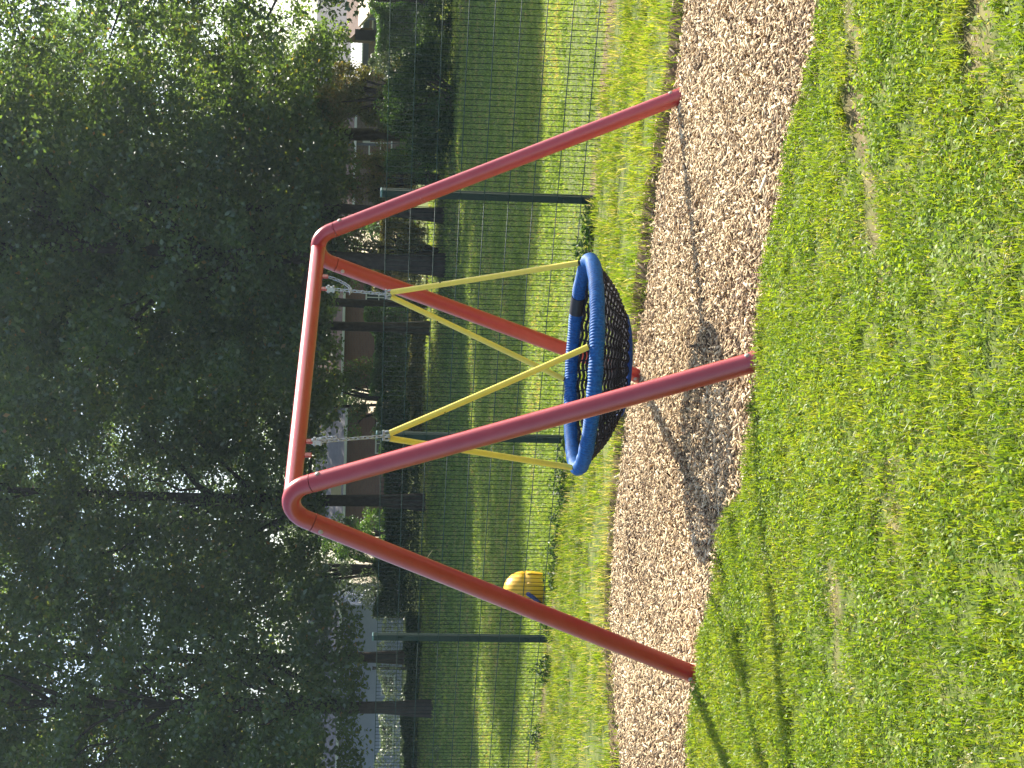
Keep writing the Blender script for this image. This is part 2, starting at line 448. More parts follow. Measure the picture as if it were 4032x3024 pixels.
# ------------------------------------------------------------------ grass
def blades(name, x, y, h, w, lean, tint, m, label, z=None):
    n = len(x)
    a = rng.uniform(0, 2 * np.pi, n); b = rng.uniform(0, 2 * np.pi, n)
    ld = np.stack([np.cos(a), np.sin(a), np.zeros(n)], 1); wd = np.stack([np.cos(b), np.sin(b), np.zeros(n)], 1)
    z = ground_z(x, y) - 0.004 if z is None else z
    p0 = np.stack([x, y, z], 1); up = np.array([0, 0, 1.0])
    hl = (h * lean)[:, None]
    p1 = p0 + up * (h * 0.6)[:, None] + ld * hl * 0.3
    p2 = p0 + up * (h * np.clip(1.05 - 0.45 * lean, 0.25, 1))[:, None] + ld * hl
    hw = wd * (w / 2)[:, None]
    V = np.stack([p0 - hw * 0.8, p0 + hw * 0.8, p1 + hw, p1 - hw, p2 + hw * 0.18, p2 - hw * 0.18], 1)
    Fq = (np.arange(n)[:, None, None] * 6 + np.array([(0, 1, 2, 3), (3, 2, 4, 5)])[None]).reshape(-1, 4)
    o = link(np_mesh(name, V.reshape(-1, 3), Fq, tint=np.repeat(tint, 6)), name, m)
    return tag(o, label, 'grass', kind='stuff')


def in_frame(x, y, pad=0.35):
    return np.abs(x) < y * 0.252 + pad


def near_grass():
    n = 620000
    x, y = scatter_box(n, -3.2, 3.2, 3.5, 8.4)
    sd = poly_sd(x, y)
    so = soil_shade_amount(x, y)
    clump = vnoise(x, y, 0.11, 41) * 0.55 + vnoise(x, y, 0.035, 42) * 0.45
    dens = np.clip(0.30 + 2.0 * (clump - 0.34), 0.16, 1) * np.clip(1.15 - 1.2 * so, 0.30, 1)
    dens = np.where((sd > 0) & (sd < 0.2), np.maximum(dens, 0.75), dens)
    dens = dens * np.where(in_frame(x, y, 0.2), 1.0, 0.22) * (sd > -0.03) * (y < 8.3 + 0 * x)
    dens = dens * np.where(fence_d(x, y) < 0, 1, 0) * (sd > -0.04)
    k = rng.random(n) < dens
    # only the turf on this side of the chips
    k &= ~((sd > 0) & (y > 8.6 - 0.35 * x))
    x, y, sd, clump, so = x[k], y[k], sd[k], clump[k], so[k]; n = len(x)
    big = vnoise(x, y, 0.6, 43)
    h = rng.uniform(0.016, 0.046, n) * (0.5 + 1.0 * clump) * (0.75 + 0.5 * big)
    h = np.where(sd < 0.12, h * 1.35, h) * np.clip(1.1 - 0.6 * so, 0.4, 1.1)
    w = rng.uniform(0.0026, 0.0058, n)
    lean = np.abs(rng.normal(0.55, 0.4, n))
    t = np.clip(rng.normal(0.42, 0.16, n) + 0.35 * (big - 0.5) + 0.25 * (vnoise(x, y, 0.2, 44) - 0.5), 0, 0.80)
    dry = rng.random(n) < (0.04 + 0.85 * so + 0.09 * (vnoise(x, y, 0.3, 45) > 0.62))
    t = np.where(dry, rng.uniform(0.84, 1, n), t)
    lean = np.where(dry, lean + 0.5 + 0.8 * (so > 0.3), lean); h = np.where(dry, h * 0.9, h); w = np.where(dry & (so > 0.3), w * 0.75, w)
    blades('grass', x, y, h, w, lean, t, M['grass'], 'short bright green grass in front of the wood chips')
    # clover and other small round leaves between the blades
    n = 170000
    x, y = scatter_box(n, -3.0, 3.0, 3.5, 8.2)
    sd = poly_sd(x, y)
    dens = np.clip((vnoise(x, y, 0.22, 51) - 0.42) * 4, 0.05, 1) * np.clip(1 - soil_shade_amount(x, y) * 1.5, 0, 1) * np.where(in_frame(x, y, 0.15), 1, 0.15)
    k = (rng.random(n) < dens) & (sd > 0.02) & ~(y > 8.6 - 0.35 * x)
    x, y = x[k], y[k]; n = len(x)
    z = ground_z(x, y) + rng.uniform(0.010, 0.045, n)
    leaves_mesh('clover', np.stack([x, y, z], 1), rng.uniform(0.008, 0.018, n), 0.85, 0.8, np.clip(rng.normal(0.55, 0.22, n), 0, 1), M['clover'],
                'low round clover leaves between the grass blades')


def leaf_arrays(c, size, aspect, upbias):
    n = len(c)
    nrm = rng.normal(0, 1, (n, 3)); nrm[:, 2] = np.abs(nrm[:, 2]) + upbias
    nrm /= np.linalg.norm(nrm, axis=1)[:, None]
    d = rng.normal(0, 1, (n, 3)); d -= nrm * (d * nrm).sum(1)[:, None]; d /= np.linalg.norm(d, axis=1)[:, None]
    s = np.cross(nrm, d)
    l = np.asarray(size)[:, None] * 0.5; w = l * aspect
    V = np.stack([c - d * l, c + s * w - d * l * 0.1, c + d * l, c - s * w - d * l * 0.1], 1)
    Fq = np.arange(n * 4).reshape(-1, 4)
    return V.reshape(-1, 3), Fq


def leaves_mesh(name, c, size, aspect, upbias, tint, m, label=None, parent=None, cat='clover'):
    V, Fq = leaf_arrays(c, size, aspect, upbias)
    o = link(np_mesh(name, V, Fq, tint=np.repeat(tint, 4)), name, m, parent)
    if label: tag(o, label, cat, kind='stuff')
    return o


near_grass()


def strip_grass():
    n = 420000
    x, y = scatter_box(n, -5.0, 5.0, 8.0, 17.0)
    sd = poly_sd(x, y); fd = fence_d(x, y)
    ok = (sd > -0.03) & (y > 8.6 - 0.35 * x) & (fd < 0.12)
    cl = vnoise(x, y, 0.16, 61) * 0.55 + vnoise(x, y, 0.05, 62) * 0.45
    d = np.clip(0.2 + 2.6 * (cl - 0.38), 0.04, 1) * np.where(in_frame(x, y, 0.4), 1, 0.2)
    bare = np.clip((vnoise(x, y * 1.6, 0.5, 63) - 0.62) * 5, 0, 1)
    d = d * (1 - 0.8 * bare)
    d = d * np.where(fd > -0.32, 0.18 + 0.5 * (vnoise(x, y, 0.3, 96) > 0.55), 1)
    d = d * np.where(vnoise(x, y * 1.3, 0.30, 97) > 0.66, 0.10, 1)
    d = np.where((sd < 0.16) & in_frame(x, y, 0.4), np.maximum(d, 0.75), d)
    k = ok & (rng.random(n) < d)
    x, y, cl, fd, sd, bare = x[k], y[k], cl[k], fd[k], sd[k], bare[k]; n = len(x)
    tall = np.clip(1 + fd / 0.5, 0, 1)             # unmown along the foot of the fence
    h = rng.uniform(0.025, 0.085, n) * (0.3 + 1.3 * cl) * (1 + 0.9 * tall * vnoise(x, y, 0.4, 64))
    h = np.where(sd < 0.2, h * 1.25, h)
    w = rng.uniform(0.0035, 0.0075, n)
    t = np.clip(rng.normal(0.42, 0.2, n) + 0.3 * (vnoise(x, y, 0.5, 65) - 0.5), 0, 0.8)
    dry = rng.random(n) < 0.13 + 0.5 * bare
    t = np.where(dry, rng.uniform(0.84, 1, n), t)
    blades('grass', x, y, h, w, np.abs(rng.normal(0.38, 0.3, n)), t, M['grass'], 'rough longer grass bank between the chips and the fence')


strip_grass()


def field_grass():
    xs, ys, ss = [], [], []
    for y0, y1, n, sc in ((11.0, 16, 70000, 1.0), (15, 20, 110000, 1.25), (20, 27, 90000, 1.8), (27, 38, 80000, 2.6), (38, 56, 70000, 4.0)):
        y = rng.uniform(y0, y1, n); x = rng.uniform(-1, 1, n) * (y * 0.27 + 1.2)
        k = (fence_d(x, y) > 0.1) & (rng.random(n) < np.clip(0.1 + 1.3 * vnoise(x, y, 0.16 * sc, 71), 0, 1))
        xs.append(x[k]); ys.append(y[k]); ss.append(np.full(k.sum(), sc))
    x, y, s = map(np.concatenate, (xs, ys, ss)); n = len(x)
    h = rng.uniform(0.018, 0.045, n) * (1 + 0.35 * (s - 1)); w = rng.uniform(0.005, 0.010, n) * s
    t = np.clip(rng.normal(0.56, 0.22, n) + 0.5 * (vnoise(x, y, 1.3, 72) - 0.5) + 0.5 * (vnoise(x, y, 0.22, 73) - 0.5), 0, 1)
    dk = vnoise(x, y, 0.10, 74) > 0.80
    t = np.where(dk, t * 0.15, t); h = np.where(dk, h * 1.5, h)
    blades('lawn_grass', x, y, h, w, np.abs(rng.normal(0.5, 0.3, n)), t, M['lawn'], 'mown lawn of the field beyond the green fence')


field_grass()

# ------------------------------------------------------------------ swing frame
A = Vector((-0.584, 7.46, 2.098)); TH = 0.937; BL = 2.316; SP = 1.013; SPL = 0.165; APEX = 0.178
BD = Vector((math.cos(TH), math.sin(TH), 0)); ND = Vector((math.sin(TH), -math.cos(TH), 0))
B = A + BD * BL
LEG_R, BEAM_R = 0.0455, 0.0425
frame = empty('swing_frame', (0.10, 8.39, 0), 'red painted steel swing frame with two A shaped ends and a top bar', 'swing frame')
beam = MB(); beam.tube([A, A + BD * BL * 0.5, B], BEAM_R, 32)
beam.build('top_bar', M['red'], frame, smooth=True, auto=40)


def a_frame(top, sgn):
    apex = top + Vector((0, 0, APEX))
    feet = [Vector((top.x, top.y, 0)) - ND * SP * q + BD * SPL * sgn for q in (1, -1)]
    dirs = [(f - apex).normalized() for f in feet]
    half = math.acos(max(-1, min(1, dirs[0].dot(dirs[1])))) / 2
    bis = (dirs[0] + dirs[1]).normalized()
    rb = APEX / (1 / math.sin(half) - 1)
    tl = rb / math.tan(half); cc = apex + bis * (rb / math.sin(half))
    p0, p1 = apex + dirs[0] * tl, apex + dirs[1] * tl
    u = (p0 - cc).normalized(); v = (p1 - cc).normalized(); ang = u.angle(v)
    w = (v - u * u.dot(v)).normalized()
    arc = [cc + (u * math.cos(ang * k / 20) + w * math.sin(ang * k / 20)) * rb for k in range(21)]
    elbow = MB(); elbow.tube([p0 + dirs[0] * 0.03] + arc + [p1 + dirs[1] * 0.03], LEG_R, 32)
    e = elbow.build('elbow', M['red'], frame, smooth=True, auto=40)
    for li, (d, p, f) in enumerate(((dirs[0], p0, feet[0]), (dirs[1], p1, feet[1]))):
        leg = MB()
        s = p + d * 0.034
        end = f + d * 0.12
        leg.tube([s, s.lerp(end, 0.33), s.lerp(end, 0.66), end], LEG_R + 0.0006, 32)
        lo = leg.build('leg', M['red'], frame, smooth=True, auto=40)
        # bolts through the joint and one near the ground
        side = d.cross(BD).normalized()
        tocam = (Vector((0, 0, CAM_H)) - p).normalized()
        for q, along in ((p, 0.08), (f, -0.05)):
            for ax in ((BD, -BD) if li == 0 else (side, -side)):
                c = q + d * along
                nrm = (ax - d * ax.dot(d)).normalized()
                b = MB(); rot = Vector((0, 0, 1)).rotation_difference(nrm).to_matrix()
                b.lathe(c + nrm * (LEG_R - 0.001), [(0.0125, 0), (0.0125, 0.003), (0.010, 0.006), (0.005, 0.0075)], 14, rot)
                b.build('bolt', M['bolt'], lo, smooth=True, auto=40).location = (0, 0, 0)
        # short socket sleeve at the foot
        if sgn > 0 and li == 1:                     # rubbed paint where something scraped this leg
            k0 = f.lerp(apex, 0.655)
            sm = MB()
            for dz, a0, a1 in ((0, 1.2, 5.4), (0.011, 2.4, 4.9), (0.020, 1.6, 3.1)):
                nn = side; bb = d.cross(side)
                sm.tube([k0 + d * (dz + 0.004 * math.sin(3 * a)) + (nn * math.cos(a) + bb * math.sin(a)) * (LEG_R + 0.0008) for a in np.linspace(a0, a1, 18)], [0.0016 * (0.4 + 0.6 * math.sin(i / 17 * math.pi)) for i in range(18)], 6)
            sm.build('scuff_mark', mat('rubbed_paint', (0.45, 0.20, 0.18), 0.6, 0.3, var=0.2, vscale=60), lo, smooth=True)
        sl = MB(); sl.tube([f - d * 0.045, f + d * 0.12], LEG_R + 0.003, 32)
        so = sl.build('foot_sleeve', M['red'], frame, smooth=True, auto=40)


def fix_children(o):
    """part meshes are in world coordinates: sub-parts must not be shifted twice"""
    for c in o.children:
        for g in c.children:
            g.location = (0, 0, 0)
            fix_children(c)


a_frame(A, -1)
a_frame(B, 1)
fix_children(frame)


def beam_pt(s, dz=0.0): return A + BD * s + Vector((0, 0, dz))


# lugs welded under the bar
for s in (0.342, 0.452, 1.868, 2.002):
    lg = MB()
    rot = Matrix.Rotation(TH, 3, 'Z')
    lg.box(beam_pt(s, -BEAM_R - 0.013), (0.030, 0.012, 0.040), rot)
    lg.build('lug', M['red'], frame, bevel=0.003)

# ------------------------------------------------------------------ nest swing
RC = Vector((0.118, 8.371, 0.591)); RR = 0.570; TUBE = 0.039
swing = empty('nest_swing', (RC.x, RC.y, 0.3), 'round blue rope rimmed nest swing hanging on four yellow straps', 'swing')
TX, TYT = -0.028, -0.006


def rim_pt(a, r=RR, dz=0.0):
    return RC + Vector((r * math.cos(a), r * math.sin(a), TX * math.cos(a) * r + TYT * math.sin(a) * r + dz))


def rim_torus(u, v, wraps=230):
    # rope wound round a steel ring: ridges run round the tube on a slant
    U, W = np.meshgrid(u, v, indexing='ij')
    ph = (U * wraps + W) / 2
    rad = TUBE - 0.0045 + 0.0060 * np.sqrt(np.abs(np.cos(ph))) + 0.0016 * np.sin(U * 23 + 2 * np.sin(U * 7))
    cr = RR + rad * np.cos(W)
    return np.stack([RC.x + cr * np.cos(U), RC.y + cr * np.sin(U), RC.z + TX * np.cos(U) * RR + TYT * np.sin(U) * RR + rad * np.sin(W)], -1)


nu, nv = 2400, 16
u = np.linspace(0, 2 * np.pi, nu, endpoint=False); v = np.linspace(0, 2 * np.pi, nv, endpoint=False)
P = rim_torus(u, v).reshape(-1, 3); I = np.arange(nu * nv).reshape(nu, nv)
I1, I2 = np.roll(I, -1, 0), np.roll(I, -1, 1); I3 = np.roll(I1, -1, 1)
rim_o = link(np_mesh('rim', P, np.stack([I, I1, I3, I2], -1).reshape(-1, 4), smooth=True), 'rim', M['blue'], swing)
tp = MB(); tp.tube([rim_pt(R(a)) for a in np.linspace(46, 58, 9)], TUBE + 0.004, 20)
t_o = tp.build('repair_tape', M['black'], swing, smooth=True, auto=40)

# net: a shallow bowl of rope, spokes and rings
DEPTH = 0.232


def net_pt(a, f):
    r = RR * f
    z = -DEPTH * (1 - f ** 2.6)
    return rim_pt(a, r, z - 0.012)


NS = 56
net = MB()
for k in range(NS):
    a = 2 * math.pi * (k + 0.5) / NS
    f0 = 0.10 if k % 2 == 0 else 0.34
    net.tube([net_pt(a, f) for f in np.linspace(f0, 0.97, 11)], 0.0052, 6, cap=False)
for f in (0.10, 0.17, 0.24, 0.31, 0.38, 0.45, 0.52, 0.59, 0.655, 0.71, 0.75, 0.79, 0.83, 0.87, 0.91, 0.95):
    net.tube([net_pt(a, f) + Vector((0, 0, 0.006 * math.cos(a * NS / 2))) for a in np.linspace(0, 2 * np.pi, 112, endpoint=False)], 0.0055 if f < 0.7 else 0.0085, 6, closed=True)
net.build('net', M['net'], swing, smooth=True)
nb = MB()
for f in (0.42, 0.49):
    nb.tube([net_pt(a, f) + Vector((0, 0, -0.006)) for a in np.linspace(0, 2 * np.pi, 80, endpoint=False)], 0.010, 6, closed=True)
nb.build('net_band', M['netblue'], swing, smooth=True)

JL, JR = Vector((-0.281, 7.873, 1.641)), Vector((0.499, 8.933, 1.655))
DEG = math.degrees(TH)
for j, angs in ((JL, (DEG + 135, DEG + 225)), (JR, (DEG - 45, DEG + 45))):
    for q, ad in enumerate(angs):
        a = R(ad)
        end = rim_pt(a, RR, TUBE * 0.9)
        off = ND * (0.018 if (q == 1) == (j is JL) else -0.018)
        st = j + off * 0.9 + Vector((0, 0, -0.004))
        mid = st.lerp(end, 0.5) + Vector((0, 0, -0.006))
        d = (end - st).normalized()
        m = MB(); pts = [st, st.lerp(mid, 0.5) + Vector((0, 0, -0.002)), mid, mid.lerp(end, 0.5) + Vector((0, 0, -0.002)), end - d * 0.012]
        m.tube(pts, 0.0160, 18, cap=False); m.tube([p - (pts[-1] - pts[0]).normalized() * 0 for p in pts], 0.0125, 14, cap=False)
        so = m.build('strap', M['yellow'], swing, smooth=True)
        # small screw a third of the way down
        c = st.lerp(end, 0.27); nrm = (Vector((0, 0, CAM_H)) - c); nrm = (nrm - d * nrm.dot(d)).normalized()
        nrm = (nrm * 0.5 + d.cross(nrm) * (0.85 if q else -0.85)).normalized()
        sc = MB(); sc.lathe(c + nrm * 0.014, [(0.0045, 0), (0.0045, 0.003), (0.002, 0.005)], 10, Vector((0, 0, 1)).rotation_difference(nrm).to_matrix())
        sc.build('screw', M['black'], so, smooth=True, auto=40)
        # small dark fixing where the strap meets the rim
        fx = MB(); fx.tube([end - d * 0.020, end + d * 0.004], 0.010, 10)
        fx.build('fixing', M['black'], so, smooth=True, auto=40)


def chain_mb(p, q, pitch=0.0235, wire=0.0026, sag=0.0):
    m = MB(); p, q = Vector(p), Vector(q)
    n = max(3, round((q - p).length * (1.0 + sag * 1.2) / pitch)); pts = []
    for k in range(n + 1):
        t = k / n; pts.append(p.lerp(q, t) - Vector((0, 0, sag * 4 * t * (1 - t) * (q - p).length)))
    for k in range(n):
        d = (pts[k + 1] - pts[k]).normalized(); c = (pts[k] + pts[k + 1]) / 2
        s = d.cross(BD).normalized()
        s = s if k % 2 else d.cross(s)
        l, w = pitch * 0.5 + 0.004, 0.0080
        loop = []
        for a in np.linspace(0, 2 * np.pi, 14, endpoint=False):
            x, y = math.cos(a), math.sin(a)
            loop.append(c + d * (math.copysign(l - w, x) + x * w) + s * (y * w))
        m.tube(loop, wire, 6, closed=True)
    return m


for j, s in ((JL, 0.452), (JR, 1.868)):
    top = beam_pt(s, -BEAM_R - 0.030)
    hg = MB(); rot = Matrix.Rotation(TH, 3, 'Z')
    hg.box(top + Vector((0, 0, -0.022)), (0.020, 0.030, 0.052), rot)
    hg.tube([top + ND * 0.026 + Vector((0, 0, -0.012)), top - ND * 0.026 + Vector((0, 0, -0.012))], 0.008, 10)
    hg.tube([top + ND * 0.024 + Vector((0, 0, -0.040)), top - ND * 0.024 + Vector((0, 0, -0.040))], 0.007, 10)
    hg.build('hanger', M['steel'], swing, bevel=0.002)
    chain_mb(top + Vector((0, 0, -0.040)), j + Vector((0, 0, 0.012))).build('chain', M['steel'], swing, smooth=True)
    sh = MB()
    for o in (0.018, -0.018):
        loop = [j + ND * o + Vector((0, 0, 0.004)) + ND * (0.012 * math.cos(a)) + Vector((0, 0, 0.020 * math.sin(a))) for a in np.linspace(0, 2 * np.pi, 14, endpoint=False)]
        sh.tube(loop, 0.0045, 8, closed=True)
    sh.tube([j + ND * 0.035 + Vector((0, 0, 0.028)), j - ND * 0.03 + Vector((0, 0, 0.028))], 0.0055, 8)
    sh.build('shackle', M['steel'], swing, smooth=True, auto=40)
# slack safety chain beside the far hanger and a short stub beside the near one
chain_mb(beam_pt(2.002, -BEAM_R - 0.030), JR + Vector((0, 0, 0.235)), sag=0.22).build('safety_chain', M['steel'], swing, smooth=True)
chain_mb(beam_pt(0.452, -BEAM_R - 0.06) + ND * 0.02, beam_pt(0.452, -BEAM_R - 0.15) + ND * 0.03).build('safety_chain', M['steel'], swing, smooth=True)
fix_children(swing)
for c in swing.children:
    for g in c.children: g.location = (0, 0, 0)

# a grass stem caught on the left leg
stem = MB(); g0 = at(1682, 2196, 7.62)
stem.tube([g0, g0.lerp(at(1705, 2163, 7.60), 0.6), at(1705, 2163, 7.60)], [0.0022, 0.002, 0.0008], 6)
tag(stem.build('grass_stem', mat('dry_grass_stem', (0.45, 0.42, 0.20), 0.8, 0.2, var=0.1)), 'thin dry grass stem stuck to the left red swing leg', 'grass stem')

# ------------------------------------------------------------------ mesh fence
F3 = lambda k: Vector((FX + FT[0] * BAY * k, FY + FT[1] * BAY * k, 0))
FT3 = Vector((FT[0], FT[1], 0)); FN3 = Vector((-FT[1], FT[0], 0))
fence = empty('mesh_fence', F3(0), 'dark green welded wire mesh fence with square posts along the field', 'fence')
frot = Matrix.Rotation(FTH, 3, 'Z')
for k in range(-3, 4):
    p = F3(k)
    m = MB(); m.box(p + Vector((0, 0, FENCE_H / 2 - 0.1)), (0.062, 0.055, FENCE_H + 0.2), frot)
    po = m.build('post', M['fence'], fence, bevel=0.005)
    c = MB(); c.box(p + Vector((0, 0, FENCE_H + 0.009)), (0.066, 0.059, 0.018), frot)
    c.build('cap', M['cap'], po, bevel=0.006)
    for hz in (0.25, 0.85, 1.5):
        cl = MB(); cl.box(p - FN3 * 0.034 + Vector((0, 0, hz)), (0.035, 0.012, 0.05), frot)
        cl.build('clip', M['fence'], po, bevel=0.002)
    if k == 3: break
    m = MB(); q = F3(k + 1); z0, z1 = 0.035, FENCE_H - 0.028
    n = 48
    for i in range(1, n):
        b = p + FT3 * (BAY * i / n) - FN3 * 0.036
        m.tube([b + Vector((0, 0, z0)), b + Vector((0, 0, z1))], 0.0028, 5)
    m.build('mesh_panel', M['wire'], fence, smooth=True)
    m = MB(); nh = 9
    for i in range(nh):
        z = z1 - 0.004 - i * 0.2
        for off in (-0.0425, -0.0295):
            m.tube([p + FN3 * off + Vector((0, 0, z)), q + FN3 * off + Vector((0, 0, z))], 0.0032, 6)
    m.build('cross_wires', M['wire_sunlit'], fence, smooth=True)
fix_children(fence)

# weeds along the foot of the fence
WEEDS = [((2300, 870), 0.16, 0.22), ((2318, 980), 0.20, 0.26), ((2322, 1095), 0.17, 0.22), ((2255, 1775), 0.20, 0.22), ((2238, 1900), 0.22, 0.26), ((2215, 2030), 0.20, 0.22),
         ((2185, 2150), 0.18, 0.20), ((2178, 2265), 0.20, 0.20), ((2172, 2470), 0.18, 0.16), ((2150, 2640), 0.24, 0.20), ((2130, 2900), 0.22, 0.20)]
WL = ['beside the right fence post', 'just left of the right fence post', 'half hidden by the blue rim of the swing', 'left of the middle fence post', 'in the middle of the gap left of the middle post',
      'under the mesh panel between the middle and left posts', 'right of the yellow play dome', 'in front of the yellow play dome', 'at the foot of the left fence post', 'left of the left fence post', 'nearest the left edge of the view']
for (pp, h, r), wl in zip(WEEDS, WL):
    v = Vector((0, 0, CAM_H)); dvec = at(pp[0], pp[1], 10) - v
    # meet the line 12 cm in front of the fence
    t = -(fence_d(v.x, v.y) + 0.14) / ((dvec.x) * -FT[1] + dvec.y * FT[0]); p = v + dvec * t
    gz = float(ground_z(np.array([p.x]), np.array([p.y]))[0])
    n = 320
    ph = rng.uniform(0, 2 * np.pi, n); q = np.sqrt(rng.random(n))
    c = np.stack([p.x + 0.8 * r * q * np.cos(ph), p.y + r * 0.55 * q * np.sin(ph), gz + h * rng.random(n) * (1.1 - q * 0.8)], 1)
    V_, F_ = leaf_arrays(c, rng.uniform(0.03, 0.065, n), 0.45, 0.4)
    o = link(np_mesh('weed_clump', V_, F_, tint=np.repeat(rng.random(n), 4)), 'weed_clump', M['weed'])
    tag(o, 'dark leafy weed clump ' + wl, 'weed', 'weeds along the foot of the fence')

# ------------------------------------------------------------------ yellow play dome beyond the fence
pd = at(2165, 2328, 15.75); pd.z = 0.0
dome = empty('play_dome', pd, 'yellow plastic domed play seat with a blue handle behind the fence', 'play seat')
prof = [(0.165, -0.02), (0.178, 0.04), (0.19, 0.10), (0.198, 0.17), (0.199, 0.22), (0.190, 0.235), (0.190, 0.245), (0.196, 0.255), (0.186, 0.31), (0.162, 0.365), (0.128, 0.405), (0.085, 0.435), (0.04, 0.45), (0.004, 0.453)]
m = MB(); m.lathe(pd, [(r * 1.03, z * 1.0) for r, z in prof], 40)
bd = m.build('body', M['plastic'], dome, smooth=True, auto=45)
for a in (-100, -62, -25):
    rb = MB(); rb.tube([pd + Vector((math.cos(R(a)) * (r * 1.03 + 0.002), math.sin(R(a)) * (r * 1.03 + 0.002), z)) for r, z in prof[1:5]], 0.012, 8)
    rb.build('rib', M['plastic'], bd, smooth=True)
hd = MB(); hp = pd + Vector((0.0, -0.235, 0))
hd.tube([pd + Vector((-0.005, -0.20, 0.215)), hp + Vector((-0.006, -0.01, 0.205)), hp + Vector((-0.035, -0.02, 0.16)), hp + Vector((-0.075, -0.02, 0.115)), pd + Vector((-0.10, -0.18, 0.09))], 0.021, 14)
hd.build('handle', M['handle'], dome, smooth=True, auto=50)
fix_children(dome)

# ------------------------------------------------------------------ trees
def crown_points(H, cr, base, seed, n_clusters, per, csize):
    g = np.random.default_rng(seed)
    hm, hh = base + (H - base) * 0.42, (H - base)
    cl = []
    while len(cl) < n_clusters:
        z = g.uniform(base, H); f = (z - hm) / (hh * (0.58 if z > hm else 0.54))
        if abs(f) >= 1: continue
        rm = cr * math.sqrt(1 - f * f) * g.uniform(0.85, 1.12)
        q = g.random() ** 0.42; a = g.uniform(0, 2 * np.pi)
        cl.append((rm * q * math.cos(a), rm * q * math.sin(a), z, csize * g.uniform(0.6, 1.35)))
    cl = np.array(cl)
    k = np.repeat(np.arange(len(cl)), g.integers(int(per * 0.5), int(per * 1.5), len(cl)))
    d = g.normal(0, 1, (len(k), 3)); d /= np.linalg.norm(d, axis=1)[:, None]
    d *= (g.random(len(k)) ** 0.45)[:, None]
    P = cl[k, :3] + d * cl[k, 3][:, None] * np.array([1.15, 1.15, 0.7])
    P[:, 2] -= 0.12 * (d[:, 0] ** 2 + d[:, 1] ** 2) * cl[k, 3]
    t = np.clip(g.normal(0.45, 0.2, len(k)) + g.normal(0, 0.12, len(cl))[k], 0, 0.95)
    t = np.where(g.random(len(k)) < 0.012, g.uniform(0.96, 1, len(k)), t)
    return P, t, cl


def trunk_mb(H, rad, cl, base, seed, lean=(0, 0)):
    g = random.Random(seed); m = MB()
    pts, rs = [], []
    wx, wy = 0.0, 0.0
    for i in range(13):
        f = i / 12; z = -0.3 + f * (H * 0.86)
        pts.append(Vector((wx + lean[0] * z, wy + lean[1] * z, z)))
        flare = 1 + 0.55 * max(0, 1 - (z + 0.3) / 0.9) ** 2
        rs.append(rad * (1 - 0.86 * f ** 1.1) * flare)
        wx += g.uniform(-0.10, 0.10); wy += g.uniform(-0.10, 0.10)
    m.tube(pts, rs, 14)
    idx = list(range(len(cl))); g.shuffle(idx)
    for i in idx[:46]:
        e = Vector(cl[i, :3]); hz = max(base * 0.9 + 0.4, e.z - (e.xy.length * g.uniform(0.45, 0.95)))
        hz = min(hz, H * 0.8)
        f = (hz + 0.3) / (H * 0.86); k = min(11, int(f * 12)); s = pts[k].lerp(pts[k + 1], f * 12 - k)
        r0 = rad * (1 - 0.86 * f ** 1.1) * g.uniform(0.30, 0.55); L = (e - s).length
        q = [s]
        for j in range(1, 6):
            t = j / 5
            q.append(s.lerp(e, t) + Vector((g.uniform(-1, 1), g.uniform(-1, 1), 0.9 * math.sin(t * math.pi))) * L * 0.05)
        m.tube(q, [r0 * (1 - 0.85 * j / 5) + 0.008 for j in range(6)], 7)
    return m


VAR = []
for vi, (H, cr, base, rad) in enumerate(((25.5, 5.6, 3.7, 0.34), (24.0, 5.2, 3.3, 0.29), (26.5, 6.0, 2.3, 0.40))):
    Pl, tl, cl = crown_points(H, cr, base, 100 + vi, 760, 135, 0.80)
    V_, F_ = leaf_arrays(Pl, rng.uniform(0.12, 0.215, len(Pl)), 0.62, 0.25)
    cme = np_mesh('crown', V_, F_, tint=np.repeat(tl, 4)); cme.materials.append(M['crown'])
    tm = trunk_mb(H, rad, cl, base, 200 + vi)
    tme = bpy.data.meshes.new('trunk'); tme.from_pydata([tuple(v) for v in tm.v], [], tm.f); tme.update()
    tme.polygons.foreach_set('use_smooth', [True] * len(tme.polygons)); tme.materials.append(M['bark'])
    VAR.append((tme, cme))


def gz1(x, y): return float(ground_z(np.array([x]), np.array([y]))[0])


def place_tree(x, y, var, rot, sc, label, thick=1.0, name='broadleaf_tree', group='tall trees along the far side of the field'):
    r = empty(name, (x, y, gz1(x, y)), label, 'tree', group)
    r.rotation_euler = (0, 0, R(rot)); r.scale = (sc, sc, sc)
    for nm, me, s in (('trunk', VAR[var][0], thick), ('crown', VAR[var][1], 1.0)):
        o = bpy.data.objects.new(nm, me); COL.objects.link(o); o.parent = r; o.scale = (s, s, 1)
    return r


def px_x(py, d): return at(1600, py, d).x


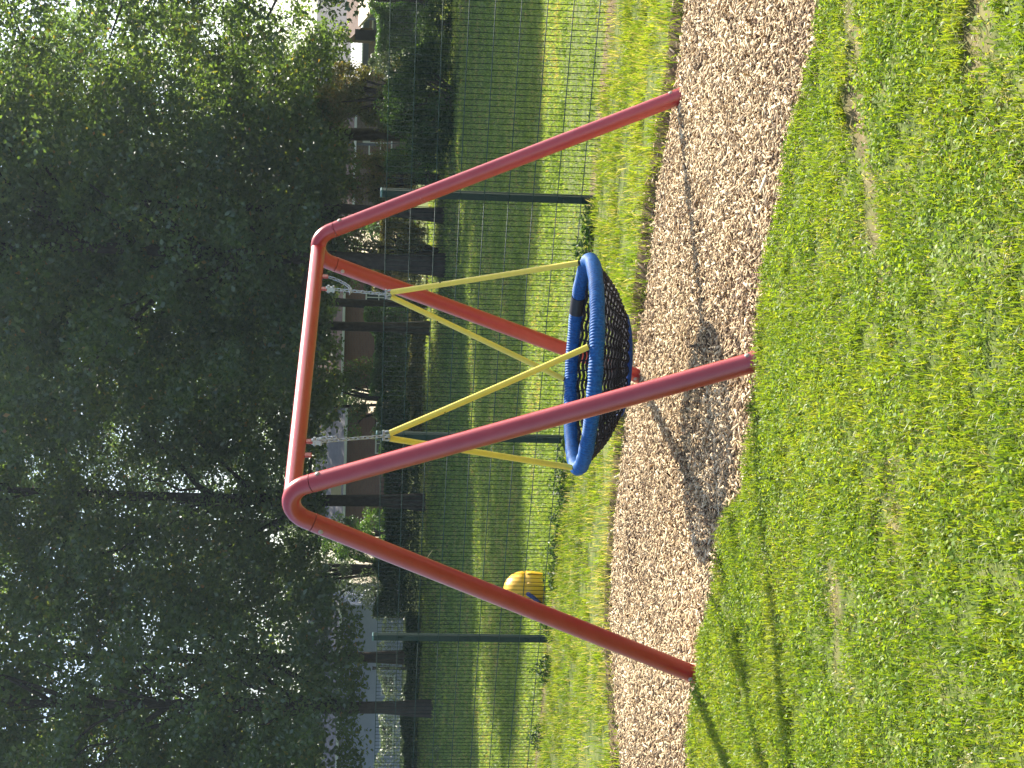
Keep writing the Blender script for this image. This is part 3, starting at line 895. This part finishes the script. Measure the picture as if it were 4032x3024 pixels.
TREES = [  # photo row of the trunk, depth, variant, rotation, scale, label, trunk thickness
    (525, 52, 1, 20, 0.98, 'tall dark tree whose trunk rises behind the big dark bush', 0.85),
    (845, 47, 1, 140, 0.94, 'tall tree with a thin reddish trunk right of the frame top', 0.62),
    (1040, 45.5, 0, 75, 1.0, 'tall tree with the broad dark trunk below the right end of the top bar', 0.75),
    (1290, 53, 1, 250, 1.02, 'tall tree with a slim trunk seen through the middle of the swing', 0.62),
    (1978, 53, 0, 200, 1.0, 'tall tree with a trunk seen inside the left A end of the swing frame', 0.66),
    (2790, 46.5, 2, 310, 0.98, 'tall tree with the thick low trunk at the left of the view', 0.5),
]
for py, d, var, rot, sc, lab, th in TREES:
    place_tree(px_x(py, d), d, var, rot, sc, lab, th)
for x, y, var, rot, sc, lab, th in (
        (14.6, 42.5, 2, 40, 1.0, 'tall tree whose crown hangs in at the upper right edge of the view', 0.9),
        (-8.5, 91, 2, 95, 1.15, 'tall tree standing farther back between the left trunks', 0.7),
        (0.5, 90, 2, 170, 1.15, 'tall tree standing farther back above the red brick wall', 0.6),
        (-15.5, 52, 1, 15, 1.05, 'tall tree whose crown fills the upper left edge of the view', 0.9),
        (-10.2, 57, 0, 265, 1.06, 'tall tree standing farther back between the two leftmost trunks', 0.6),
        (15.5, 89, 2, 20, 1.0, 'tall tree standing farther back above the white clad bungalow', 0.6),
        (-19.5, 60, 2, 70, 1.1, 'tall tree far back beyond the left edge of the view', 0.8),
        (3.2, 66, 1, 110, 1.15, 'tall tree farthest back of the middle of the row', 0.6),
        (21.5, 43.5, 0, 120, 1.02, 'tall tree out to the right that shades the lawn', 0.9),
        (23.0, 52.0, 2, 160, 1.0, 'unseen tall tree added at the right to shade the upper right crown', 0.9),  # added out of view to shade the crown at the upper right
        (18.0, 38.5, 1, 60, 0.95, 'nearest tall tree out to the right of the view', 0.9)):
    place_tree(x, y, var, rot, sc, lab, th)


# ------------------------------------------------------------------ shrubs, hedges, small trees
def bush(name, x, y, rx, ry, h, m, label, cat, n=6000, leaf=(0.05, 0.10), seed=1, z0=0.0, stem=True, group=None, up=0.3, clusters=60):
    g = np.random.default_rng(seed); gz = gz1(x, y)
    o = empty(name, (x, y, gz), label, cat, group)
    c = []
    while len(c) < clusters:
        p = g.uniform(-1, 1, 3); p[2] = (p[2] + 1) / 2
        q = p[0] ** 2 + p[1] ** 2 + (max(0, p[2] - 0.35) / 0.65) ** 2
        if q < 1 and q > 0.15: c.append((p[0] * rx, p[1] * ry, z0 + p[2] * (h - z0), g.uniform(0.16, 0.34) * min(rx, h) ** 0.8))
    c = np.array(c); k = g.integers(0, clusters, n)
    d = g.normal(0, 1, (n, 3)); d /= np.linalg.norm(d, axis=1)[:, None]; d *= (g.random(n) ** 0.4)[:, None]
    P = c[k, :3] + d * c[k, 3][:, None]; P[:, 2] = np.maximum(P[:, 2], 0.02)
    P += np.array([x, y, gz])
    t = np.clip(g.normal(0.5, 0.22, n) + g.normal(0, 0.14, clusters)[k], 0, 1)
    V_, F_ = leaf_arrays(P, g.uniform(leaf[0], leaf[1], n), 0.5, up)
    link(np_mesh('crown', V_, F_, tint=np.repeat(t, 4)), 'crown', m, o)
    if stem:
        s = MB(); rr = random.Random(seed)
        ks = list(range(clusters)); rr.shuffle(ks)
        for i in ks[:14]:
            e = Vector((x + c[i, 0], y + c[i, 1], gz + c[i, 2])); b = Vector((x + rr.uniform(-.1, .1), y + rr.uniform(-.1, .1), gz - 0.1))
            s.tube([b, b.lerp(e, 0.5) + Vector((0, 0, 0.15 * h)), e], [0.035 * h ** 0.5, 0.022 * h ** 0.5, 0.006], 6)
        s.build('trunk', M['bark'], o, smooth=True)
    return o


X_ = lambda py, d: at(1600, py, d).x
bush('shrub', X_(375, 43), 43, 1.6, 1.0, 1.95, M['weed'], 'large dark rounded shrub on the lawn at the right', 'shrub', 26000, (0.06, 0.11), 5, clusters=90)
bush('small_tree', X_(380, 46.5), 46.5, 1.0, 1.0, 4.2, M['autumn'], 'small tree with orange and yellow green leaves above the dark shrub', 'tree', 13000, (0.06, 0.12), 6, z0=1.5)
bush('shrub', X_(255, 45), 45, 0.50, 0.5, 2.5, M['grey_leaf'], 'silvery green shrub beside the orange leaved tree', 'shrub', 5000, (0.05, 0.10), 7, z0=0.6)
bush('small_tree', X_(700, 50), 50, 1.05, 1.0, 3.7, M['autumn'], 'bushy small tree with green and rusty leaves right of the right swing leg', 'tree', 14000, (0.06, 0.11), 8, z0=0.3)
bush('shrub', X_(640, 48.5), 48.5, 0.7, 0.7, 2.0, M['hedge'], 'bright leafy shrub in front of the white framed window', 'shrub', 7000, (0.05, 0.10), 9)
bush('small_tree', X_(985, 49), 49, 0.9, 0.8, 3.1, M['autumn'], 'thin small tree with yellow green leaves beside the broad dark trunk', 'tree', 8000, (0.06, 0.11), 19, z0=0.5)
bush('shrub', X_(75, 45.5), 45.5, 0.75, 0.7, 1.0, M['weed'], 'low dark shrub on the lawn near the right edge', 'shrub', 6000, (0.05, 0.10), 10)
bush('shrub', X_(190, 46.5), 46.5, 0.55, 0.5, 0.9, M['hedge'], 'small sunlit yellow green shrub left of the low dark shrub', 'shrub', 4000, (0.05, 0.10), 11)


bush('small_tree', X_(1592, 66), 66, 1.7, 1.2, 6.2, M['crown'], 'leafy small tree filling the gap left of the red brick wall', 'tree', 16000, (0.09, 0.15), 51, z0=0.3)
bush('small_tree', X_(2240, 66), 66, 2.0, 1.2, 6.5, M['grey_leaf'], 'hazy grey green small tree between the brick house and the pale blue house', 'tree', 18000, (0.08, 0.14), 52, z0=0.3)
bush('small_tree', X_(1010, 66), 66, 1.8, 1.2, 6.0, M['hedge'], 'leafy small tree behind the right corner of the swing frame', 'tree', 16000, (0.09, 0.15), 53, z0=0.3)


def hedge(name, py0, py1, d, ztop, depth, m, label, seed, n, leaf=(0.07, 0.13), up=0.3, group='hedges along the far side of the field'):
    g = np.random.default_rng(seed)
    x0, x1 = sorted((X_(py0, d), X_(py1, d))); cx = (x0 + x1) / 2; gz = gz1(cx, d)
    o = empty(name, (cx, d, gz), label, 'hedge', group)
    x = g.uniform(x0, x1, n); top = (ztop - gz) * (0.78 + 0.36 * vnoise(x, x * 0, 0.9, seed)) + 0.15 * (vnoise(x, x * 0, 0.25, seed + 1) - 0.5)
    q = g.random(n) ** 0.7
    z = gz + 0.02 + top * q
    fr = g.random(n) < 0.65
    y = np.where(fr, d - depth / 2 + np.abs(g.normal(0, 0.14, n)), g.uniform(d - depth / 2, d + depth / 2, n)) + 0.5 * (vnoise(x, z, 0.5, seed + 2) - 0.5)
    z = np.where(fr, z, np.where(g.random(n) < 0.6, gz + top * g.uniform(0.9, 1.03, n), z))
    t = np.clip(g.normal(0.45, 0.2, n) + 0.6 * (vnoise(x, z, 0.45, seed + 3) - 0.5), 0, 1)
    V_, F_ = leaf_arrays(np.stack([x, y, z], 1), g.uniform(leaf[0], leaf[1], n), 0.5, up)
    link(np_mesh('foliage', V_, F_, tint=np.repeat(t, 4)), 'foliage', m, o)
    return o


ztop = lambda px, py, d: at(px, py, d).z
hedge('hedge', 1215, 1560, 60, ztop(1452, 1400, 60), 1.2, M['hedge'], 'feathery bright green hedge in front of the red brick wall', 31, 16000)
hedge('hedge', 1560, 1800, 61, ztop(1490, 1650, 61), 1.2, M['hedge'], 'darker hedge between the red brick wall and the grey roofed house', 32, 12000)
hedge('hedge', 20, 270, 57, ztop(1462, 150, 57), 1.0, M['hedge'], 'green hedge in front of the white clad house at the right', 33, 12000)
hedge('hedge', 1150, 1800, 56, ztop(1610, 1450, 56), 0.8, M['autumn'], 'low brownish hedge at the edge of the lawn behind the swing', 34, 16000, (0.06, 0.11))
hedge('hedge', 1780, 2420, 55.5, ztop(1490, 2100, 55.5), 1.1, M['weed'], 'dark hedge behind the left A end of the swing frame', 35, 26000)
hedge('hedge', 2420, 3100, 54, ztop(1592, 2700, 54), 1.1, M['weed'], 'low dark hedge at the left in front of the pale blue house', 36, 22000)
hedge('hedge', 2330, 3100, 63, ztop(1492, 2700, 63), 1.0, M['grey_leaf'], 'straggly sunlit hedge against the wall of the pale blue house', 38, 5200, (0.07, 0.13))
bush('small_tree', X_(2110, 64), 64, 1.1, 0.9, 4.2, M['hedge'], 'leafy small tree behind the left swing leg near the left end of the brick house', 'tree', 11000, (0.08, 0.13), 54, z0=0.3)
hedge('hedge', 820, 1150, 57, ztop(1480, 1000, 57), 1.0, M['autumn'], 'loose yellow green hedge behind the broad dark trunk', 37, 12000)


# ------------------------------------------------------------------ houses beyond the field
def part(name, mt, parent, *boxes, bevel=0):
    m = MB()
    for c, s in boxes: m.box(c, s)
    return m.build(name, mt, parent, bevel=bevel)


def window(parent, x0, x1, z0, z1, y, pane='glass', bars=2, rows=1):
    w, h = x1 - x0, z1 - z0; t = 0.07
    f = MB()
    f.box(((x0 + x1) / 2, y - 0.03, z1 - t / 2), (w, 0.09, t)); f.box(((x0 + x1) / 2, y - 0.03, z0 + t / 2), (w, 0.09, t))
    f.box((x0 + t / 2, y - 0.03, (z0 + z1) / 2), (t, 0.088, h - 2 * t)); f.box((x1 - t / 2, y - 0.03, (z0 + z1) / 2), (t, 0.088, h - 2 * t))
    for i in range(1, bars): f.box((x0 + w * i / bars, y - 0.028, (z0 + z1) / 2), (0.05, 0.07, h - 2 * t))
    for i in range(1, rows + 1): f.box(((x0 + x1) / 2, y - 0.026, z0 + h * i / (rows + 1)), (w - 2 * t, 0.06, 0.045))
    fo = f.build('window', M['white'], parent)
    part('pane', M[pane], fo, (((x0 + x1) / 2, y - 0.012, (z0 + z1) / 2), (w - 2 * t, 0.02, h - 2 * t)))
    return fo


def gable_roof(parent, x0, x1, y0, y1, zE, zR, mt, over=0.35):
    m = MB(); ym = (y0 + y1) / 2; th = 0.14
    for ya, s in ((y0 - over, 1), (y1 + over, -1)):
        m.quad((x0 - over, ya, zE), (x1 + over, ya, zE), (x1 + over, ym, zR), (x0 - over, ym, zR))
        m.quad((x0 - over, ya, zE - th), (x0 - over, ym, zR - th), (x1 + over, ym, zR - th), (x1 + over, ya, zE - th))
        m.quad((x0 - over, ya, zE - th), (x1 + over, ya, zE - th), (x1 + over, ya, zE), (x0 - over, ya, zE))
    for xx in (x0 - over, x1 + over):
        m.quad((xx, y0 - over, zE - th), (xx, y0 - over, zE), (xx, ym, zR), (xx, ym, zR - th))
        m.quad((xx, y1 + over, zE - th), (xx, y1 + over, zE), (xx, ym, zR), (xx, ym, zR - th))
    return m.build('roof', mt, parent)


def house(label, x0, x1, y, depth, zE, zR, wall, roof, chimney=True):
    gz = gz1((x0 + x1) / 2, y)
    o = empty('house', ((x0 + x1) / 2, y, gz), label, 'house', 'houses beyond the field')
    m = MB(); ym = y + depth / 2
    zb = gz - 0.6
    b = [(x0, y, zb), (x1, y, zb), (x1, y + depth, zb), (x0, y + depth, zb)]
    t = [(x0, y, zE), (x1, y, zE), (x1, y + depth, zE), (x0, y + depth, zE)]
    for i in (0, 2): m.quad(b[i], b[(i + 1) % 4], t[(i + 1) % 4], t[i])
    m.quad(b[1], b[2], t[2], (x1, ym, zR - 0.2), t[1]); m.quad(b[3], b[0], t[0], (x0, ym, zR - 0.2), t[3])
    m.build('wall', wall, o)
    rf = gable_roof(o, x0, x1, y, y + depth, zE, zR, roof)
    part('gutter', M['white'], o, (((x0 + x1) / 2, y - 0.42, zE - 0.06), (x1 - x0 + 0.7, 0.11, 0.12)))
    if chimney:
        part('chimney', wall, rf, ((x0 + (x1 - x0) * 0.3, ym, zR + 0.35), (0.7, 0.55, 1.5)))
    return o, gz


D = 76.0
# right: white clad bungalow with grey roof
hx0, hx1 = X_(330, D), X_(-150, D)
h, gz = house('brick bungalow with a ribbed white lean-to roof and grey tiles at the right', hx0, hx1, D, 7, ztop(1384, 150, D), ztop(1270, 150, D) + 0.5, M['brick_brown'], M['tile_grey'])
zt, zb = ztop(1386, 150, D), ztop(1431, 150, D)
m = MB(); th_ = 0.05
ya, yb = D - 2.3, D - 0.45
m.quad((hx0, ya, zb), (hx1, ya, zb), (hx1, yb, zt), (hx0, yb, zt)); m.quad((hx0, ya, zb - th_), (hx0, yb, zt - th_), (hx1, yb, zt - th_), (hx1, ya, zb - th_))
m.quad((hx0, ya, zb - th_), (hx1, ya, zb - th_), (hx1, ya, zb), (hx0, ya, zb)); m.quad((hx0, ya, zb - th_), (hx0, ya, zb), (hx0, yb, zt), (hx0, yb, zt - th_))
for xx in np.arange(hx0 + 0.08, hx1, 0.16): m.tube([(xx, ya + 0.02, zb + 0.008), (xx, yb, zt + 0.008)], 0.03, 6)
m.build('lean_to_roof', M['white'], h)
for xx in (hx0 + 0.1, hx0 + 2.6, hx1 - 0.1):
    part('lean_to_post', M['slate'], h, ((xx, ya + 0.1, (zb + gz) / 2 - 0.25), (0.1, 0.1, zb - gz + 0.3)))
part('window_band', M['slate'], h, (((hx0 + hx1) / 2, D - 0.03, zb - 0.14), (hx1 - hx0 - 0.4, 0.08, 0.26)))
window(h, hx0 + 2.2, hx0 + 4.0, zb - 1.7, zb - 0.4, D)
fix_children(h)
# behind the small trees: house with the white glazed window
hx0, hx1 = X_(860, D + 2), X_(390, D + 2)
h, gz = house('house with brown curtains in a white framed window behind the small trees', hx0, hx1, D + 2, 7, ztop(1395, 560, D + 2), ztop(1250, 560, D + 2) + 0.6, M['brick_brown'], M['tile_brown'])
window(h, X_(615, D + 2), X_(520, D + 2), ztop(1545, 560, D + 2), ztop(1452, 560, D + 2), D + 2, 'curtain', 2, 1)
part('panel', M['white'], h, ((X_(555, D + 2), D + 1.95, ztop(1440, 560, D + 2)), (0.6, 0.06, 0.30)))
part('downpipe', M['slate'], h, ((X_(575, D + 2), D + 1.92, ztop(1430, 560, D + 2)), (0.12, 0.1, 1.6)))
fix_children(h)
# middle: long red brick house
hx0, hx1 = X_(1535, D), X_(1090, D)
h, gz = house('plain red brick house with a white gutter seen through the middle of the swing', hx0, hx1, D, 7, ztop(1346, 1400, D), ztop(1215, 1400, D) + 0.4, M['brick_red'], M['tile_brown'])
window(h, X_(1220, D), X_(1130, D), gz + 0.9, gz + 2.2, D)
window(h, X_(1480, D), X_(1400, D), gz + 0.6, gz + 1.5, D)
fix_children(h)
# left of middle: brick house with a white window and grey roof
hx0, hx1 = X_(2080, D + 1), X_(1640, D + 1)
h, gz = house('red brick house with a white strip window behind the left end of the top bar', hx0, hx1, D + 1, 7, ztop(1352, 1960, D + 1), ztop(1225, 1960, D + 1), M['brick_red'], M['tile_grey'])
window(h, X_(1790, D + 1), X_(1665, D + 1), ztop(1520, 1720, D + 1), ztop(1478, 1720, D + 1), D + 1, 'glass', 3, 1)
part('sunlit_roof_patch', M['cream'], h, ((X_(1935, D + 1), D + 0.5, ztop(1325, 1935, D + 1)), (0.75, 0.08, 0.5)))  # cream slab put in for the sunlit part of the roof
fix_children(h)
# left: pale blue rendered building
hx0, hx1 = X_(3250, D - 2), X_(2385, D - 2)
h, gz = house('pale blue rendered low house at the left edge behind the dark hedge', hx0, hx1, D - 2, 8, ztop(1330, 2700, D - 2), ztop(1230, 2700, D - 2) + 0.5, M['render'], M['tile_grey'])
for a, b in ((2960, 2850), (2740, 2660)):
    window(h, X_(a, D - 2), X_(b, D - 2), ztop(1555, 2700, D - 2), ztop(1500, 2700, D - 2), D - 2, 'glass', 2, 1)
fix_children(h)
# carport at the right edge
DC = 58.0
cx0, cx1 = X_(72, DC), X_(-260, DC); gz = gz1((cx0 + cx1) / 2, DC)
cp = empty('carport', ((cx0 + cx1) / 2, DC, gz), 'carport with a cream front roof, brown upper tiles and grey post at the right edge', 'carport')
z1, z2, z3 = ztop(1408, 40, DC), ztop(1456, 40, DC), ztop(1370, 40, DC)
m = MB(); cw = cx1 - cx0
ya, yb, yc = DC - 0.4, DC + 1.3, DC + 3.0
m.quad((cx0, ya, z2), (cx1, ya, z2), (cx1, yb, z1), (cx0 - 0.1, yb, z1)); m.quad((cx0, ya, z2 - 0.1), (cx0 - 0.1, yb, z1 - 0.1), (cx1, yb, z1 - 0.1), (cx1, ya, z2 - 0.1))
m.quad((cx0, ya, z2 - 0.1), (cx1, ya, z2 - 0.1), (cx1, ya, z2), (cx0, ya, z2)); m.quad((cx0, ya, z2 - 0.1), (cx0, ya, z2), (cx0 - 0.1, yb, z1), (cx0 - 0.1, yb, z1 - 0.1))
m.build('roof', M['cream'], cp)
m = MB()
m.quad((cx0 - 0.12, yb + 0.02, z1 - 0.12), (cx1, yb + 0.02, z1 - 0.12), (cx1, yc, z3 + 0.15), (cx0 - 0.35, yc, z3 + 0.15))
m.quad((cx0 - 0.12, yb + 0.02, z1 - 0.12), (cx0 - 0.35, yc, z3 + 0.15), (cx0 - 0.35, yc, z2 - 0.1), (cx0 - 0.12, yb + 0.02, z2 - 0.1))
m.build('upper_roof', M['tile_brown'], cp)
part('side_board', M['dark'], cp, ((cx0 - 0.34, DC + 1.6, (z1 + z2) / 2 - 0.05), (0.42, 0.10, z1 - z2 + 0.35)))
part('post', M['post_grey'], cp, ((X_(52, DC), DC, (z2 + gz) / 2 - 0.2), (0.36, 0.36, z2 - gz + 0.4)))
part('dark_interior', M['dark'], cp, (((cx0 + cx1) / 2 + 0.3, DC + 2.2, (z2 + gz) / 2), (cx1 - cx0 - 0.4, 0.2, z2 - gz + 0.6)))  # dark sheet standing in for the shaded interior behind the opening
fix_children(cp)

# slim dark posts on the far verge at the left
for py, pl in ((2430, 'right of the left fence post'), (2632, 'left of the left fence post')):
    d = 68.0; x = X_(py, d); g0 = gz1(x, d); zt_ = ztop(1470, py, d)
    m = MB(); m.box((x, d, (zt_ + g0) / 2 - 0.15), (0.12, 0.12, zt_ - g0 + 0.3)); m.box((x, d, zt_ + 0.02), (0.15, 0.15, 0.04))
    tag(m.build('verge_post', M['dark'], bevel=0.01), 'slim dark post before the pale blue house, ' + pl, 'post', 'posts on the far verge')

# ------------------------------------------------------------------ lens flare veil
hz = bpy.data.materials.new('flare_veil_mat'); hz.use_nodes = True
hn = hz.node_tree; hn.nodes.clear()
ho = hn.nodes.new('ShaderNodeOutputMaterial'); hv = hn.nodes.new('ShaderNodeVolumePrincipled')
hv.inputs['Color'].default_value = (0.72, 0.88, 1.0, 1); hv.inputs['Density'].default_value = VEIL; hv.inputs['Anisotropy'].default_value = 0.35
hn.links.new(hv.outputs['Volume'], ho.inputs['Volume'])
m = MB(); m.box((0, 50, 16), (160, 140, 36))  # volume added to lift the dark canopy as lens flare would
tag(m.build('flare_veil', hz), 'thin volume added to imitate a lens flare veil over the trees', 'flare_veil', kind='stuff')

# ------------------------------------------------------------------ light
SUN = Vector((0.68, 0.86, 1.0)).normalized()
EL = math.asin(SUN.z); AZ = math.atan2(SUN.x, SUN.y)
w = bpy.data.worlds.new('World'); scene.world = w; w.use_nodes = True
nt = w.node_tree; bg = nt.nodes['Background']
sky = nt.nodes.new('ShaderNodeTexSky'); sky.sky_type = 'NISHITA'; sky.sun_disc = False
sky.sun_elevation = EL; sky.sun_rotation = AZ; sky.dust_density = 2.0; sky.air_density = 1.0
nt.links.new(sky.outputs['Color'], bg.inputs['Color']); bg.inputs['Strength'].default_value = 0.105
sl = bpy.data.lights.new('sun', 'SUN'); sl.energy = 5.0; sl.angle = R(0.53); sl.color = (1.0, 0.93, 0.82)
so = bpy.data.objects.new('sun', sl); COL.objects.link(so)
so.rotation_euler = (-SUN).to_track_quat('-Z', 'Y').to_euler()

scene.view_settings.view_transform = 'Standard'
scene.view_settings.look = 'None'
scene.view_settings.exposure = 1.62
scene.view_settings.gamma = 1.0
scene.view_settings.use_curve_mapping = False
scene.cycles.max_bounces = 8
scene.cycles.diffuse_bounces = 3
scene.cycles.transmission_bounces = 5
scene.cycles.transparent_max_bounces = 8
scene.cycles.use_denoising = True
